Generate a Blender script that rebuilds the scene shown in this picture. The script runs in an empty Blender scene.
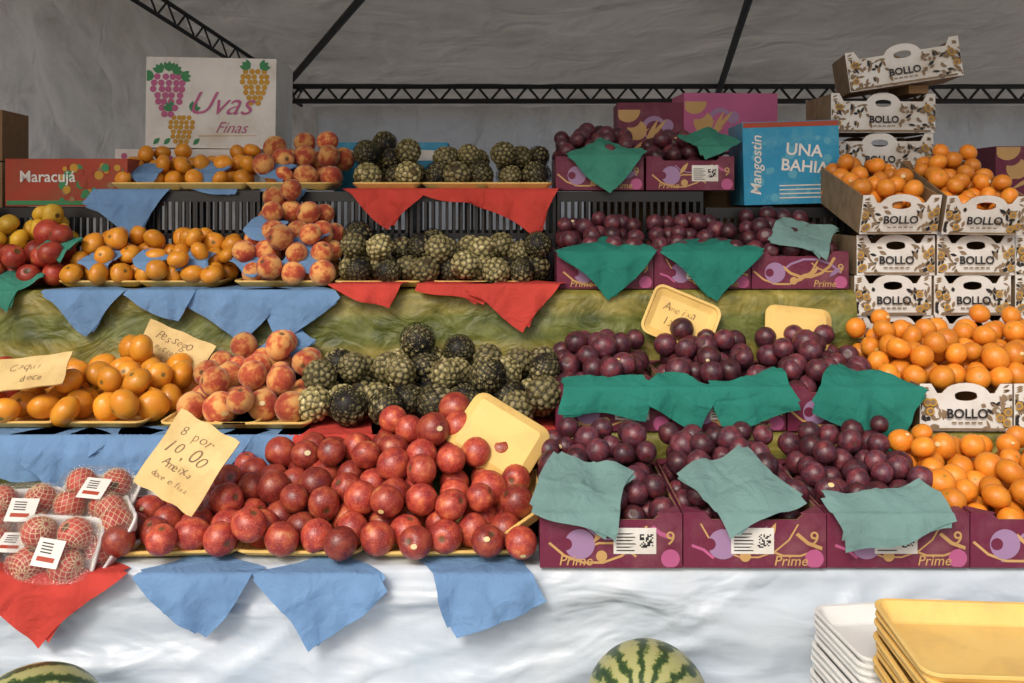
import bpy, math, random
import numpy as np
from mathutils import Matrix, Vector, noise
random.seed(4); rng=np.random.default_rng(4)
S=bpy.context.scene
EYE=1.65
# ---------------------------------------------------------------- helpers
def X(px,d): return (px-512)/900.0*d          # plan measurements (metres) from sight lines
def Z(py,d): return EYE-(py-200)/900.0*d
class MB:
    def __init__(s): s.v=[];s.f=[];s.m=[];s.n=0;s.at={}
    def add(s,v,f,mat=0,M=None,**at):
        v=np.asarray(v,float)
        if M is not None:
            A=np.array(M); v=v@A[:3,:3].T+A[:3,3]
        s.v.append(v); n=s.n
        s.f.extend([tuple(i+n for i in q) for q in f]); s.m.extend([mat]*len(f)); s.n+=len(v)
        for k,a in at.items(): s.at.setdefault(k,[]).append(a)
    def box(s,x0,x1,y0,y1,z0,z1,mat=0,M=None):
        v=[(x0,y0,z0),(x1,y0,z0),(x1,y1,z0),(x0,y1,z0),(x0,y0,z1),(x1,y0,z1),(x1,y1,z1),(x0,y1,z1)]
        s.add(v,[(0,3,2,1),(4,5,6,7),(0,1,5,4),(1,2,6,5),(2,3,7,6),(3,0,4,7)],mat,M)
    def tube(s,p,q,r,mat=0,n=8):
        p=Vector(p);q=Vector(q);d=(q-p); R=d.to_track_quat('Z','Y').to_matrix()
        v=[];L=d.length
        for k in (0,L):
            for i in range(n):
                a=2*math.pi*i/n; v.append(p+R@Vector((r*math.cos(a),r*math.sin(a),k)))
        f=[(i,(i+1)%n,n+(i+1)%n,n+i) for i in range(n)]+[tuple(range(n-1,-1,-1)),tuple(range(n,2*n))]
        s.add([tuple(a) for a in v],f,mat)
    def mesh(s,name,mats,smooth=False):
        me=bpy.data.meshes.new(name)
        V=np.concatenate(s.v); me.from_pydata(V.tolist(),[],s.f)
        for m in mats: me.materials.append(m)
        me.polygons.foreach_set('material_index',s.m)
        me.polygons.foreach_set('use_smooth',[smooth]*len(s.f))
        for k,a in s.at.items():
            A=np.concatenate(a)
            if A.ndim==2:
                t=me.attributes.new(k,'FLOAT_VECTOR','POINT'); t.data.foreach_set('vector',A.ravel())
            else:
                t=me.attributes.new(k,'FLOAT','POINT'); t.data.foreach_set('value',A)
        me.update(); return me
    def build(s,name,mats,smooth=False,M=None):
        return obj(name,s.mesh(name,mats,smooth),M)
def obj(name,me,M=None):
    o=bpy.data.objects.new(name,me); S.collection.objects.link(o)
    if M is not None: o.matrix_world=M
    return o
def T(x,y,z): return Matrix.Translation((x,y,z))
def R(a,ax): return Matrix.Rotation(math.radians(a),4,ax)
# ---------------------------------------------------------------- materials
def newmat(name):
    m=bpy.data.materials.new(name); m.use_nodes=True
    nt=m.node_tree; return m,nt,nt.nodes['Principled BSDF']
def nd(nt,t,**k):
    n=nt.nodes.new(t)
    for a,b in k.items():
        if a.startswith('i_'): n.inputs[a[2:].replace('_',' ')].default_value=b
        else: setattr(n,a,b)
    return n
def ramp(nt,stops):
    r=nt.nodes.new('ShaderNodeValToRGB'); e=r.color_ramp.elements
    while len(e)<len(stops): e.new(0.5)
    for i,(p,c) in enumerate(stops): e[i].position=p; e[i].color=(*c,1)
    return r
def surf(name,c1,c2=None,scale=6,rough=.75,bump=0.2,bscale=60,bdist=.002,transl=0,spec=.3,stretch=None,metal=0,stain=None,bump2=None):
    m,nt,b=newmat(name); L=nt.links
    c2=c2 or tuple(x*.8 for x in c1)
    tc=nd(nt,'ShaderNodeTexCoord'); mp=nd(nt,'ShaderNodeMapping'); L.new(tc.outputs['Object'],mp.inputs[0])
    if stretch: mp.inputs['Scale'].default_value=stretch
    n=nd(nt,'ShaderNodeTexNoise',i_Scale=scale,i_Detail=6.0); L.new(mp.outputs[0],n.inputs['Vector'])
    r=ramp(nt,[(.3,c1),(.7,c2)]); L.new(n.outputs['Fac'],r.inputs[0]); col=r.outputs[0]
    if stain:
        n3=nd(nt,'ShaderNodeTexNoise',i_Scale=stain[1],i_Detail=7.0,i_Roughness=.7); L.new(tc.outputs['Object'],n3.inputs['Vector'])
        r3=ramp(nt,[(.48,(0,0,0)),(.75,(.8,.8,.8))]); L.new(n3.outputs['Fac'],r3.inputs[0]); mx=nd(nt,'ShaderNodeMixRGB'); L.new(r3.outputs[0],mx.inputs[0]); L.new(col,mx.inputs[1]); mx.inputs[2].default_value=(*stain[0],1); col=mx.outputs[0]
    L.new(col,b.inputs['Base Color'])
    n2=nd(nt,'ShaderNodeTexNoise',i_Scale=bscale,i_Detail=4.0); L.new(mp.outputs[0],n2.inputs['Vector'])
    bp=nd(nt,'ShaderNodeBump',i_Strength=bump,i_Distance=bdist); L.new(n2.outputs['Fac'],bp.inputs['Height'])
    if bump2:
        n4=nd(nt,'ShaderNodeTexNoise',i_Scale=bump2[0],i_Detail=2.5,i_Distortion=.8); L.new(mp.outputs[0],n4.inputs['Vector']); b2=nd(nt,'ShaderNodeBump',i_Strength=bump2[1],i_Distance=bump2[2]); L.new(n4.outputs['Fac'],b2.inputs['Height']); L.new(bp.outputs[0],b2.inputs['Normal']); bp=b2
    L.new(bp.outputs[0],b.inputs['Normal'])
    b.inputs['Roughness'].default_value=rough; b.inputs['Specular IOR Level'].default_value=spec; b.inputs['Metallic'].default_value=metal
    if transl:
        t=nd(nt,'ShaderNodeBsdfTranslucent'); L.new(col,t.inputs[0]); L.new(bp.outputs[0],t.inputs[1]); mx=nd(nt,'ShaderNodeMixShader'); mx.inputs[0].default_value=transl
        L.new(b.outputs[0],mx.inputs[1]); L.new(t.outputs[0],mx.inputs[2]); L.new(mx.outputs[0],nt.nodes['Material Output'].inputs[0])
    return m
def fruitmat(name,stops,scale=1.3,rough=.4,speck=None,spec=.5,pit=(.12,.06,.02),pitz=.95,fuzz=0,groove=None,var=.35,speckamt=.55,bloom=None):
    m,nt,b=newmat(name); L=nt.links
    a=nd(nt,'ShaderNodeAttribute',attribute_name='lc'); rd=nd(nt,'ShaderNodeAttribute',attribute_name='rnd')
    ml=nd(nt,'ShaderNodeMath',operation='MULTIPLY'); L.new(rd.outputs['Fac'],ml.inputs[0]); ml.inputs[1].default_value=61.7
    ad=nd(nt,'ShaderNodeVectorMath',operation='ADD'); L.new(a.outputs['Vector'],ad.inputs[0]); L.new(ml.outputs[0],ad.inputs[1])
    n=nd(nt,'ShaderNodeTexNoise',i_Scale=scale,i_Detail=5.0,i_Roughness=.6); L.new(ad.outputs[0],n.inputs['Vector'])
    r=ramp(nt,stops); L.new(n.outputs['Fac'],r.inputs[0]); col=r.outputs[0]
    if speck:
        v=nd(nt,'ShaderNodeTexNoise',i_Scale=14.0,i_Detail=3.0); L.new(ad.outputs[0],v.inputs['Vector'])
        rr=ramp(nt,[(.52,(0,0,0)),(.72,(1,1,1))]); L.new(v.outputs['Fac'],rr.inputs[0])
        sc=nd(nt,'ShaderNodeMath',operation='MULTIPLY'); L.new(rr.outputs[0],sc.inputs[0]); sc.inputs[1].default_value=speckamt
        mx=nd(nt,'ShaderNodeMixRGB'); L.new(sc.outputs[0],mx.inputs[0]); L.new(col,mx.inputs[1]); mx.inputs[2].default_value=(*speck,1); col=mx.outputs[0]
    if bloom:
        v=nd(nt,'ShaderNodeTexNoise',i_Scale=2.4,i_Detail=6.0,i_Roughness=.7); L.new(ad.outputs[0],v.inputs['Vector'])
        rr=ramp(nt,[(.48,(0,0,0)),(.7,(.6,.6,.6))]); L.new(v.outputs['Fac'],rr.inputs[0])
        mx=nd(nt,'ShaderNodeMixRGB'); L.new(rr.outputs[0],mx.inputs[0]); L.new(col,mx.inputs[1]); mx.inputs[2].default_value=(*bloom,1); col=mx.outputs[0]
    if groove:
        g=nd(nt,'ShaderNodeAttribute',attribute_name='gr'); mx=nd(nt,'ShaderNodeMixRGB'); L.new(g.outputs['Fac'],mx.inputs[0]); mx.inputs[1].default_value=(*groove,1); L.new(col,mx.inputs[2]); col=mx.outputs[0]
    sp=nd(nt,'ShaderNodeSeparateXYZ'); L.new(a.outputs['Vector'],sp.inputs[0])
    mr=nd(nt,'ShaderNodeMapRange'); L.new(sp.outputs[2],mr.inputs[0]); mr.inputs[1].default_value=pitz-.015; mr.inputs[2].default_value=pitz+.015
    mx=nd(nt,'ShaderNodeMixRGB'); L.new(mr.outputs[0],mx.inputs[0]); L.new(col,mx.inputs[1]); mx.inputs[2].default_value=(*pit,1)
    hs=nd(nt,'ShaderNodeHueSaturation'); L.new(mx.outputs[0],hs.inputs['Color'])
    vr=nd(nt,'ShaderNodeMapRange'); L.new(rd.outputs['Fac'],vr.inputs[0]); vr.inputs[3].default_value=1-var; vr.inputs[4].default_value=1+var*.6; L.new(vr.outputs[0],hs.inputs['Value'])
    L.new(hs.outputs[0],b.inputs['Base Color'])
    n2=nd(nt,'ShaderNodeTexNoise',i_Scale=9.0,i_Detail=3.0); L.new(ad.outputs[0],n2.inputs['Vector'])
    bp=nd(nt,'ShaderNodeBump',i_Strength=.25,i_Distance=.003); L.new(n2.outputs['Fac'],bp.inputs['Height']); L.new(bp.outputs[0],b.inputs['Normal'])
    rr2=nd(nt,'ShaderNodeMapRange'); L.new(n2.outputs['Fac'],rr2.inputs[0]); rr2.inputs[3].default_value=rough-.1; rr2.inputs[4].default_value=rough+.18; L.new(rr2.outputs[0],b.inputs['Roughness'])
    b.inputs['Specular IOR Level'].default_value=spec
    if fuzz: b.inputs['Sheen Weight'].default_value=fuzz; b.inputs['Sheen Roughness'].default_value=.5
    return m
M_nect=fruitmat('nectarine_skin',[(.3,(.17,.012,.016)),(.47,(.32,.028,.022)),(.61,(.48,.08,.036)),(.76,(.63,.26,.09))],speck=(.66,.26,.14),rough=.33,spec=.6,var=.42,speckamt=.55,pitz=.975)
M_peach=fruitmat('peach_skin',[(.3,(.30,.03,.022)),(.46,(.50,.095,.038)),(.56,(.74,.34,.10)),(.75,(.80,.48,.17))],scale=1.0,rough=.65,fuzz=.2,spec=.25,pitz=.975)
M_pers=fruitmat('persimmon_skin',[(.3,(.72,.24,.018)),(.7,(.78,.35,.03))],rough=.28,pit=(.16,.12,.03),pitz=.972,var=.22)
M_mand=fruitmat('mandarin_skin',[(.3,(.72,.20,.015)),(.7,(.78,.30,.028))],rough=.36,pit=(.16,.2,.03),pitz=.987,var=.25)
M_plum=fruitmat('plum_skin',[(.3,(.024,.008,.014)),(.48,(.075,.013,.022)),(.62,(.15,.022,.028)),(.78,(.26,.06,.055))],rough=.33,spec=.5,speck=(.18,.09,.11),bloom=(.15,.085,.12),pit=(.1,.05,.03),var=.5,pitz=.975)
M_apple=fruitmat('apple_skin',[(.3,(.26,.018,.015)),(.6,(.44,.06,.03)),(.8,(.5,.28,.06))],rough=.35)
M_rapple=fruitmat('red_apple_skin',[(.3,(.55,.03,.04)),(.6,(.68,.09,.07)),(.8,(.75,.25,.12))],rough=.35,var=.15)
M_mango=fruitmat('mango_skin',[(.3,(.7,.36,.02)),(.7,(.75,.5,.05))],rough=.4)
M_cust=fruitmat('custard_apple_skin',[(.33,(.13,.105,.035)),(.46,(.31,.26,.10)),(.58,(.53,.45,.22)),(.75,(.70,.60,.36))],rough=.6,groove=(.012,.011,.006),spec=.3,scale=3.0,pit=(.1,.07,.03),var=.55)
M_stick=surf('fruit_sticker',(.75,.7,.5),(.7,.45,.12),rough=.4)
M_net=surf('black_net',(.008,.008,.01),rough=.5); M_foam=surf('foam_net',(.85,.7,.4),rough=.8)
def crepe(name,c):
    return surf(name,c,tuple(min(1,x*1.25) for x in c),scale=9,rough=.92,bump=.7,bscale=220,bdist=.0016,transl=.2,spec=.08,bump2=(22,.75,.009))
M_blue=crepe('blue_crepe',(.165,.295,.50)); M_red=crepe('red_crepe',(.55,.065,.05)); M_green=crepe('teal_crepe',(.026,.195,.15)); M_grey=crepe('pale_teal_crepe',(.17,.29,.275)); M_dgreen=crepe('green_crepe',(.06,.26,.19))
M_foamY=surf('yellow_foam_tray',(.83,.58,.2),(.78,.5,.14),rough=.5,bump=.15,bscale=300,stain=((.6,.4,.16),9))
M_foamW=surf('white_foam_tray',(.8,.8,.78),rough=.55,bump=.1,bscale=400)
M_card=surf('yellow_card',(.76,.57,.27),(.66,.47,.19),rough=.8,stain=((.5,.34,.15),14),bump=.4,bscale=40)
M_ink=surf('marker_ink',(.12,.075,.06),(.32,.2,.1),scale=60)
M_mag=surf('magenta_print',(.17,.024,.058),(.12,.014,.038),rough=.5,stain=((.24,.09,.11),7)); M_gold=surf('gold_print',(.60,.36,.14),rough=.5)
M_lav=surf('lavender_print',(.36,.22,.38),rough=.5); M_pink=surf('pink_print',(.52,.12,.27),rough=.5); M_white=surf('white_print',(.78,.76,.72),(.68,.66,.62),rough=.6,stain=((.55,.48,.38),6))
M_blk=surf('black_print',(.03,.028,.028),rough=.5); M_brown=surf('raw_cardboard',(.33,.2,.1),(.27,.16,.08),rough=.85,scale=30)
M_kraft=surf('kraft_pattern',(.30,.21,.13),(.20,.14,.08),rough=.7,scale=25); M_grn=surf('green_print',(.07,.28,.12)); M_ochre=surf('ochre_print',(.6,.33,.05))
M_cyan=surf('blue_print',(.03,.3,.5),(.02,.23,.42),rough=.4,stain=((.14,.42,.55),12)); M_redc=surf('red_carton',(.42,.06,.03),(.32,.05,.025),rough=.55,stain=((.25,.1,.04),9))
M_blkp=surf('black_plastic',(.014,.014,.016),rough=.35,spec=.5)
M_steel=surf('dark_steel',(.03,.03,.032),rough=.5)
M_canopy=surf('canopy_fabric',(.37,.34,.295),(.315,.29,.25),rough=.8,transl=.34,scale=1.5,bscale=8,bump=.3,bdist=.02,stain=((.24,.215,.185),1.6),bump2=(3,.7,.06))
M_wallf=surf('tent_wall_fabric',(.76,.735,.70),(.62,.60,.57),rough=.8,transl=.5,scale=1.2,bscale=12,bump=.5,bdist=.02,stain=((.46,.43,.39),2.5),bump2=(5,1.0,.09),stretch=(1,1,.6))
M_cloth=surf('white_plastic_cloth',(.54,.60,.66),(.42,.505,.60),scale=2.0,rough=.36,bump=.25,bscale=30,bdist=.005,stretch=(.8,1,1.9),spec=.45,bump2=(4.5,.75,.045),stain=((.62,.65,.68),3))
M_ground=surf('concrete',(.3,.29,.27),(.22,.21,.2),scale=3)
M_wood=surf('wood',(.25,.16,.09),(.18,.11,.06),stretch=(1,8,8))
def olive():
    m,nt,b=newmat('olive_tablecloth'); L=nt.links
    tc=nd(nt,'ShaderNodeTexCoord'); mp=nd(nt,'ShaderNodeMapping'); mp.inputs['Scale'].default_value=(.85,1,1.1); L.new(tc.outputs['Object'],mp.inputs[0])
    n=nd(nt,'ShaderNodeTexNoise',i_Scale=13.0,i_Detail=8.0,i_Roughness=.68); L.new(mp.outputs[0],n.inputs[0])
    r=ramp(nt,[(.3,(.07,.08,.018)),(.5,(.17,.16,.036)),(.72,(.32,.28,.085))]); L.new(n.outputs['Fac'],r.inputs[0])
    sp=nd(nt,'ShaderNodeSeparateXYZ'); L.new(tc.outputs['Object'],sp.inputs[0])
    n3=nd(nt,'ShaderNodeTexNoise',i_Scale=2.0); L.new(tc.outputs['Object'],n3.inputs[0]); ma=nd(nt,'ShaderNodeMath',operation='MULTIPLY_ADD'); L.new(n3.outputs['Fac'],ma.inputs[0]); ma.inputs[1].default_value=.05; L.new(sp.outputs[2],ma.inputs[2])
    mu=nd(nt,'ShaderNodeMath',operation='MULTIPLY'); L.new(ma.outputs[0],mu.inputs[0]); mu.inputs[1].default_value=38
    si=nd(nt,'ShaderNodeMath',operation='SINE'); L.new(mu.outputs[0],si.inputs[0]); mr=nd(nt,'ShaderNodeMapRange'); L.new(si.outputs[0],mr.inputs[0]); mr.inputs[1].default_value=-1
    r2=ramp(nt,[(.3,(.65,.8,.6)),(.75,(1.25,1.15,.9))]); L.new(mr.outputs[0],r2.inputs[0])
    mx=nd(nt,'ShaderNodeMixRGB',blend_type='MULTIPLY'); mx.inputs[0].default_value=1; L.new(r.outputs[0],mx.inputs[1]); L.new(r2.outputs[0],mx.inputs[2])
    L.new(mx.outputs[0],b.inputs['Base Color']); b.inputs['Roughness'].default_value=.5
    n2=nd(nt,'ShaderNodeTexNoise',i_Scale=9.0,i_Detail=3.0,i_Distortion=1.0); L.new(mp.outputs[0],n2.inputs[0]); bp=nd(nt,'ShaderNodeBump',i_Strength=.9,i_Distance=.025); L.new(n2.outputs['Fac'],bp.inputs['Height']); L.new(bp.outputs[0],b.inputs['Normal'])
    return m
M_olive=olive()
def melonmat():
    m,nt,b=newmat('watermelon_skin'); L=nt.links
    tc=nd(nt,'ShaderNodeTexCoord'); sp=nd(nt,'ShaderNodeSeparateXYZ'); L.new(tc.outputs['Object'],sp.inputs[0])
    at=nd(nt,'ShaderNodeMath',operation='ARCTAN2'); L.new(sp.outputs[2],at.inputs[0]); L.new(sp.outputs[1],at.inputs[1])
    n=nd(nt,'ShaderNodeTexNoise',i_Scale=30.0,i_Detail=6.0,i_Roughness=.75); L.new(tc.outputs['Object'],n.inputs[0])
    ma=nd(nt,'ShaderNodeMath',operation='MULTIPLY_ADD'); L.new(n.outputs['Fac'],ma.inputs[0]); ma.inputs[1].default_value=.75; L.new(at.outputs[0],ma.inputs[2])
    mu=nd(nt,'ShaderNodeMath',operation='MULTIPLY'); L.new(ma.outputs[0],mu.inputs[0]); mu.inputs[1].default_value=13
    si=nd(nt,'ShaderNodeMath',operation='SINE'); L.new(mu.outputs[0],si.inputs[0])
    mr=nd(nt,'ShaderNodeMapRange'); L.new(si.outputs[0],mr.inputs[0]); mr.inputs[1].default_value=-.9; mr.inputs[2].default_value=.5
    r=ramp(nt,[(0,(.03,.06,.02)),(.35,(.06,.11,.03)),(.6,(.26,.28,.09)),(1,(.38,.38,.16))]); L.new(mr.outputs[0],r.inputs[0]); L.new(r.outputs[0],b.inputs['Base Color']); b.inputs['Roughness'].default_value=.4
    return m
M_melon=melonmat()
def film():
    m,nt,b=newmat('clear_film'); L=nt.links
    tr=nd(nt,'ShaderNodeBsdfTransparent'); g=nd(nt,'ShaderNodeBsdfGlossy'); g.inputs['Roughness'].default_value=.1
    n=nd(nt,'ShaderNodeTexNoise',i_Scale=28.0,i_Distortion=1.5); bp=nd(nt,'ShaderNodeBump',i_Strength=1.0,i_Distance=.015); L.new(n.outputs['Fac'],bp.inputs['Height']); L.new(bp.outputs[0],g.inputs['Normal'])
    mx=nd(nt,'ShaderNodeMixShader'); mx.inputs[0].default_value=.16; L.new(tr.outputs[0],mx.inputs[1]); L.new(g.outputs[0],mx.inputs[2]); L.new(mx.outputs[0],nt.nodes['Material Output'].inputs[0]); return m
M_film=film()
# ---------------------------------------------------------------- fruit bases
def uvs(nu,nv,fn):
    dirs=[(0,0,1)]
    for j in range(1,nv):
        t=math.pi*j/nv
        for i in range(nu):
            p=2*math.pi*i/nu; dirs.append((math.sin(t)*math.cos(p),math.sin(t)*math.sin(p),math.cos(t)))
    dirs.append((0,0,-1)); D=np.array(dirs); r,gr=fn(D)
    V=D*r[:,None]; f=[]
    for i in range(nu): f.append((0,1+i,1+(i+1)%nu))
    for j in range(nv-2):
        a=1+j*nu
        for i in range(nu): f.append((a+i,a+nu+i,a+nu+(i+1)%nu,a+(i+1)%nu))
    a=1+(nv-2)*nu; e=len(D)-1
    for i in range(nu): f.append((a+(i+1)%nu,a+i,e))
    return V,f,D,gr
def f_stone(D):
    th=np.arccos(np.clip(D[:,2],-1,1)); ph=np.arctan2(D[:,1],D[:,0])
    r=1-.2*np.exp(-(th/.28)**2)-.05*np.exp(-(ph/.16)**2)*np.sin(th)*(D[:,2]>-.9)+.02*np.cos(2*ph)*np.sin(th); return r,np.ones(len(D))
def f_pers(D):
    th=np.arccos(np.clip(D[:,2],-1,1)); ph=np.arctan2(D[:,1],D[:,0])
    r=1/np.sqrt((D[:,2]/.78)**2+1-D[:,2]**2); r=r*(1-.08*np.exp(-(th/.3)**2)+.025*np.cos(4*ph)*np.sin(th)**2); return r,np.ones(len(D))
def f_mand(D):
    th=np.arccos(np.clip(D[:,2],-1,1)); r=1/np.sqrt((D[:,2]/.88)**2+1-D[:,2]**2); r=r*(1-.09*np.exp(-(th/.22)**2)); return r,np.ones(len(D))
def f_cust(D):
    n=62; k=np.arange(n)+.5; z=1-2*k/n; p=k*2.39996; F=np.stack([np.sqrt(1-z*z)*np.cos(p),np.sqrt(1-z*z)*np.sin(p),z],1)
    d=np.sort(np.linalg.norm(D[:,None]-F[None],axis=2),axis=1); g=np.clip((d[:,1]-d[:,0])/.2,0,1); g2=g*g*(3-2*g)
    return (.87+.14*g2)*(1+.12*D[:,2]),np.clip(g**1.25*1.1,0,1)
B_stone=uvs(22,14,f_stone); B_small=uvs(16,11,f_stone); B_pers=uvs(22,13,f_pers); B_mand=uvs(18,12,f_mand); B_cust=uvs(46,32,f_cust)
def rotm():
    q=rng.normal(size=4); q/=np.linalg.norm(q); w,x,y,z=q
    return np.array([[1-2*(y*y+z*z),2*(x*y-z*w),2*(x*z+y*w)],[2*(x*y+z*w),1-2*(x*x+z*z),2*(y*z-x*w)],[2*(x*z-y*w),2*(y*z+x*w),1-2*(x*x+y*y)]])
def net_geo(n=18,seg=14,ww=.028):
    v=[];f=[]
    for sgn in (1,-1):
        for k in range(n):
            for j in range(seg+1):
                t=math.pi*(.04+.92*j/seg)
                for w in (-ww,ww):
                    p=2*math.pi*k/n+sgn*1.5*t+w/max(.25,math.sin(t)); v.append((1.05*math.sin(t)*math.cos(p),1.05*math.sin(t)*math.sin(p),1.05*math.cos(t)))
            b=len(v)-2*(seg+1)
            f+= [(b+2*j,b+2*j+1,b+2*j+3,b+2*j+2) for j in range(seg)]
    return np.array(v),f
NET=net_geo(16,14,.032); NETF=net_geo(11,14,.028)
def put(mb,base,c,r,mat=0,Rm=None,sticker=0,net=0,netmat=1,NT=None):
    V,f,D,gr=base; Rm=rotm() if Rm is None else Rm; rr=r
    sq=1+rng.normal(size=3)*.035
    W=(V*rr*sq)@Rm.T+c; n=len(V); rnd=rng.random()
    mb.add(W,f,mat,None,lc=D,rnd=np.full(n,rnd*(.45 if net and NT is None else 1)),gr=gr)
    if sticker:
        d=np.array([rng.normal()*.5,-1,.3+rng.normal()*.4]); d/=np.linalg.norm(d); a=np.cross(d,[0,0,1]); a/=np.linalg.norm(a); b=np.cross(a,d); s=rng.uniform(.12,.19)
        P=[c+d*r*1.035]+[c+(d*math.cos(s)+(a*math.cos(t)*1.25+b*math.sin(t))*math.sin(s))*r*1.03 for t in np.linspace(0,2*math.pi,12,endpoint=False)]
        mb.add(P,[(0,1+i,1+(i+1)%12) for i in range(12)],1,None,lc=np.zeros((13,3)),rnd=np.zeros(13),gr=np.ones(13))
    if net:
        NT=NT or NET; P=(NT[0]*rr*1.03)@rotm().T+c; k=len(P); mb.add(P,NT[1],netmat,None,lc=np.zeros((k,3)),rnd=np.zeros(k),gr=np.ones(k))
def heap(name,mats,base,r,x0,x1,y0,y1,z0,cap,M=None,jit=.08,stick=0,net=0,tight=.95,maxn=420,over=.3):
    st=r/3; gx=np.arange(x0+r*.9,x1-r*.9+1e-6,st); gy=np.arange(y0+r*.9,y1-r*.9+1e-6,st)
    GX,GY=np.meshgrid(gx,gy); GX=GX+rng.normal(size=GX.shape)*st*.2; GY=GY+rng.normal(size=GX.shape)*st*.2
    H=np.full(GX.shape,z0+r); C=np.vectorize(cap)(GX,GY); P=[]
    N=rng.random(GX.shape)*r*.25
    while len(P)<maxn:
        s=H+r-C+N; k=np.unravel_index(np.argmin(s),s.shape)
        if H[k]+r-C[k]>over*r: break
        ri=r*(1+rng.normal()*jit*.8); c=np.array([GX[k],GY[k],H[k]]); P.append((c,ri))
        d2=(GX-c[0])**2+(GY-c[1])**2; q=(2*r*tight)**2-d2
        H=np.where(q>0,np.maximum(H,c[2]+np.sqrt(np.maximum(q,0))),H)
    mb=MB()
    for c,ri in P:
        cc=cap(c[0],c[1])
        if c[2]<cc-4.4*r and min(c[0]-x0,x1-c[0],c[1]-y0)>2.5*r: continue
        put(mb,base,c,ri,0,None,rng.random()<stick,rng.random()<net)
    return mb.build(name,mats,True,M)
def lerp(x,xs,ys): return float(np.interp(x,xs,ys))
# ---------------------------------------------------------------- cloth pieces (double layer: the squares are folded)
def napkin(name,mat,x,ye,ze,s,rot=45,off=0,back=0,tilt=3,seed=0,asp=1.0,wave=.0065):
    n=34; b=math.radians(back); rad=.014; tl=math.radians(tilt); mb=MB()
    for lay in (0,1):
        ro=math.radians(rot+lay*(9 if seed%2 else -8)); ca,sa=math.cos(ro),math.sin(ro); v=[]; sc=s*(1-.04*lay); of=off-.006*lay; back_off=.0035*lay
        for j in range(n+1):
            for i in range(n+1):
                u0,v0=i/n-.5,j/n-.5
                p=u0*sc*asp+.006*math.sin(v0*5+seed); q=v0*sc+.006*math.sin(u0*6+seed*2); a=p*ca-q*sa; t=p*sa+q*ca+of
                nz=noise.noise(Vector((a*7,t*4,seed*3.7))); nz2=noise.noise(Vector((a*24+5,t*10,seed*1.7))); nz3=noise.noise(Vector((a*60,t*40,seed)))
                w=math.sin(a*44+seed*2+t*7*math.sin(seed)+nz*4)*1.0+nz*1.3+nz2*.9+nz3*.35
                cr=.0035*(math.exp(-abs(u0)/.025)+math.exp(-abs(v0)/.025))*(1 if seed%3 else -1)
                if t>0:
                    y=ye-.008-math.sin(min(t/rad,1.57))*rad*.6-t*math.sin(tl)-((w+2.0)*wave+cr)*min(1,t/.05)+back_off; z=ze+.004-max(0,t-rad*.4)*math.cos(tl)-back_off*.5
                else:
                    u=-t; y=ye-.008+u*math.cos(b)+back_off; z=ze+.004+u*math.sin(b)+((w+1.6)*wave*.75+cr)*min(1,u/.04)*(1 if back else 0)-back_off*(.8 if back else .4)
                v.append((x+a+nz*.006+nz3*.0015,y,z))
        mb.add(v,[(j*(n+1)+i,j*(n+1)+i+1,(j+1)*(n+1)+i+1,(j+1)*(n+1)+i) for j in range(n) for i in range(n)])
    return mb.build(name,[mat],True)
def rloop(w,l,r,n=5):
    o=[]
    for cx,cy,a0 in ((w/2-r,l/2-r,0),(-w/2+r,l/2-r,90),(-w/2+r,-l/2+r,180),(w/2-r,-l/2+r,270)):
        for k in range(n+1):
            a=math.radians(a0+90*k/n); o.append((cx+r*math.cos(a),cy+r*math.sin(a)))
    return o
def tray_geo(w,l,h):
    sec=[(-.05,0),(-.045,0),(-.004,h-.006),(0,h-.004),(0,h),(-.004,h+.001),(-.016,h),(-.022,h-.006),(-.05,.007),(-.058,.005)]
    v=[];f=[]; m=24
    for k,(o,z) in enumerate(sec):
        v+=[(a,b,z) for a,b in rloop(w+o,l+o,max(.008,.03+o/2.2))]
    for k in range(len(sec)-1):
        for i in range(m): f.append((k*m+i,k*m+(i+1)%m,(k+1)*m+(i+1)%m,(k+1)*m+i))
    f.append(tuple(range(m-1,-1,-1))); f.append(tuple(range((len(sec)-1)*m,len(sec)*m))); return v,f
def hand(mb,s,size,x,y,z,mat,seed=0,mirror=1):
    rg=random.Random(seed+len(s)); cx=x-len(s)*size*.26
    for ch in s:
        if ch!=' ':
            tv,tf=text_geo(ch,size*rg.uniform(.8,1.2),.3,-.0006 if size>.03 else -.0002); a=rg.uniform(-.25,.25); c,sn=math.cos(a),math.sin(a); dy=rg.uniform(-.1,.1)*size
            mb.add([(mirror*(cx+p*c-q*sn),y+dy+p*sn+q*c,z) for p,q,_ in tv],tf,mat)
        cx+=size*rg.uniform(.42,.56)
def tray(x,y,z,w=.27,l=.2,h=.02,mat=None,M=None,name='foam_tray',text=None):
    mb=MB(); v,f=tray_geo(w,l,h); mb.add(v,f,0)
    if text:
        for k,(tx,sz,yy) in enumerate(text): hand(mb,tx,sz,0,yy,.0078,1,k)
    return mb.build(name,[mat or M_foamY,M_ink],False,M if M is not None else T(x,y,z))
_tc={}
def text_geo(s,size,shear=0,offs=0.0,align='CENTER'):
    k=(s,round(size,4),shear,offs,align)
    if k in _tc: return _tc[k]
    cu=bpy.data.curves.new('t','FONT'); cu.body=s; cu.size=size; cu.shear=shear; cu.offset=offs; cu.resolution_u=3; cu.align_x=align; cu.fill_mode='FRONT'
    o=bpy.data.objects.new('t',cu); S.collection.objects.link(o); bpy.context.view_layer.update()
    e=o.evaluated_get(bpy.context.evaluated_depsgraph_get()); me=e.to_mesh()
    v=[tuple(q.co) for q in me.vertices]; f=[tuple(p.vertices) for p in me.polygons]; e.to_mesh_clear()
    bpy.data.objects.remove(o); bpy.data.curves.remove(cu)
    if not v: v,f=[(0,0,0)],[]
    _tc[k]=(v,f); return v,f
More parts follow.
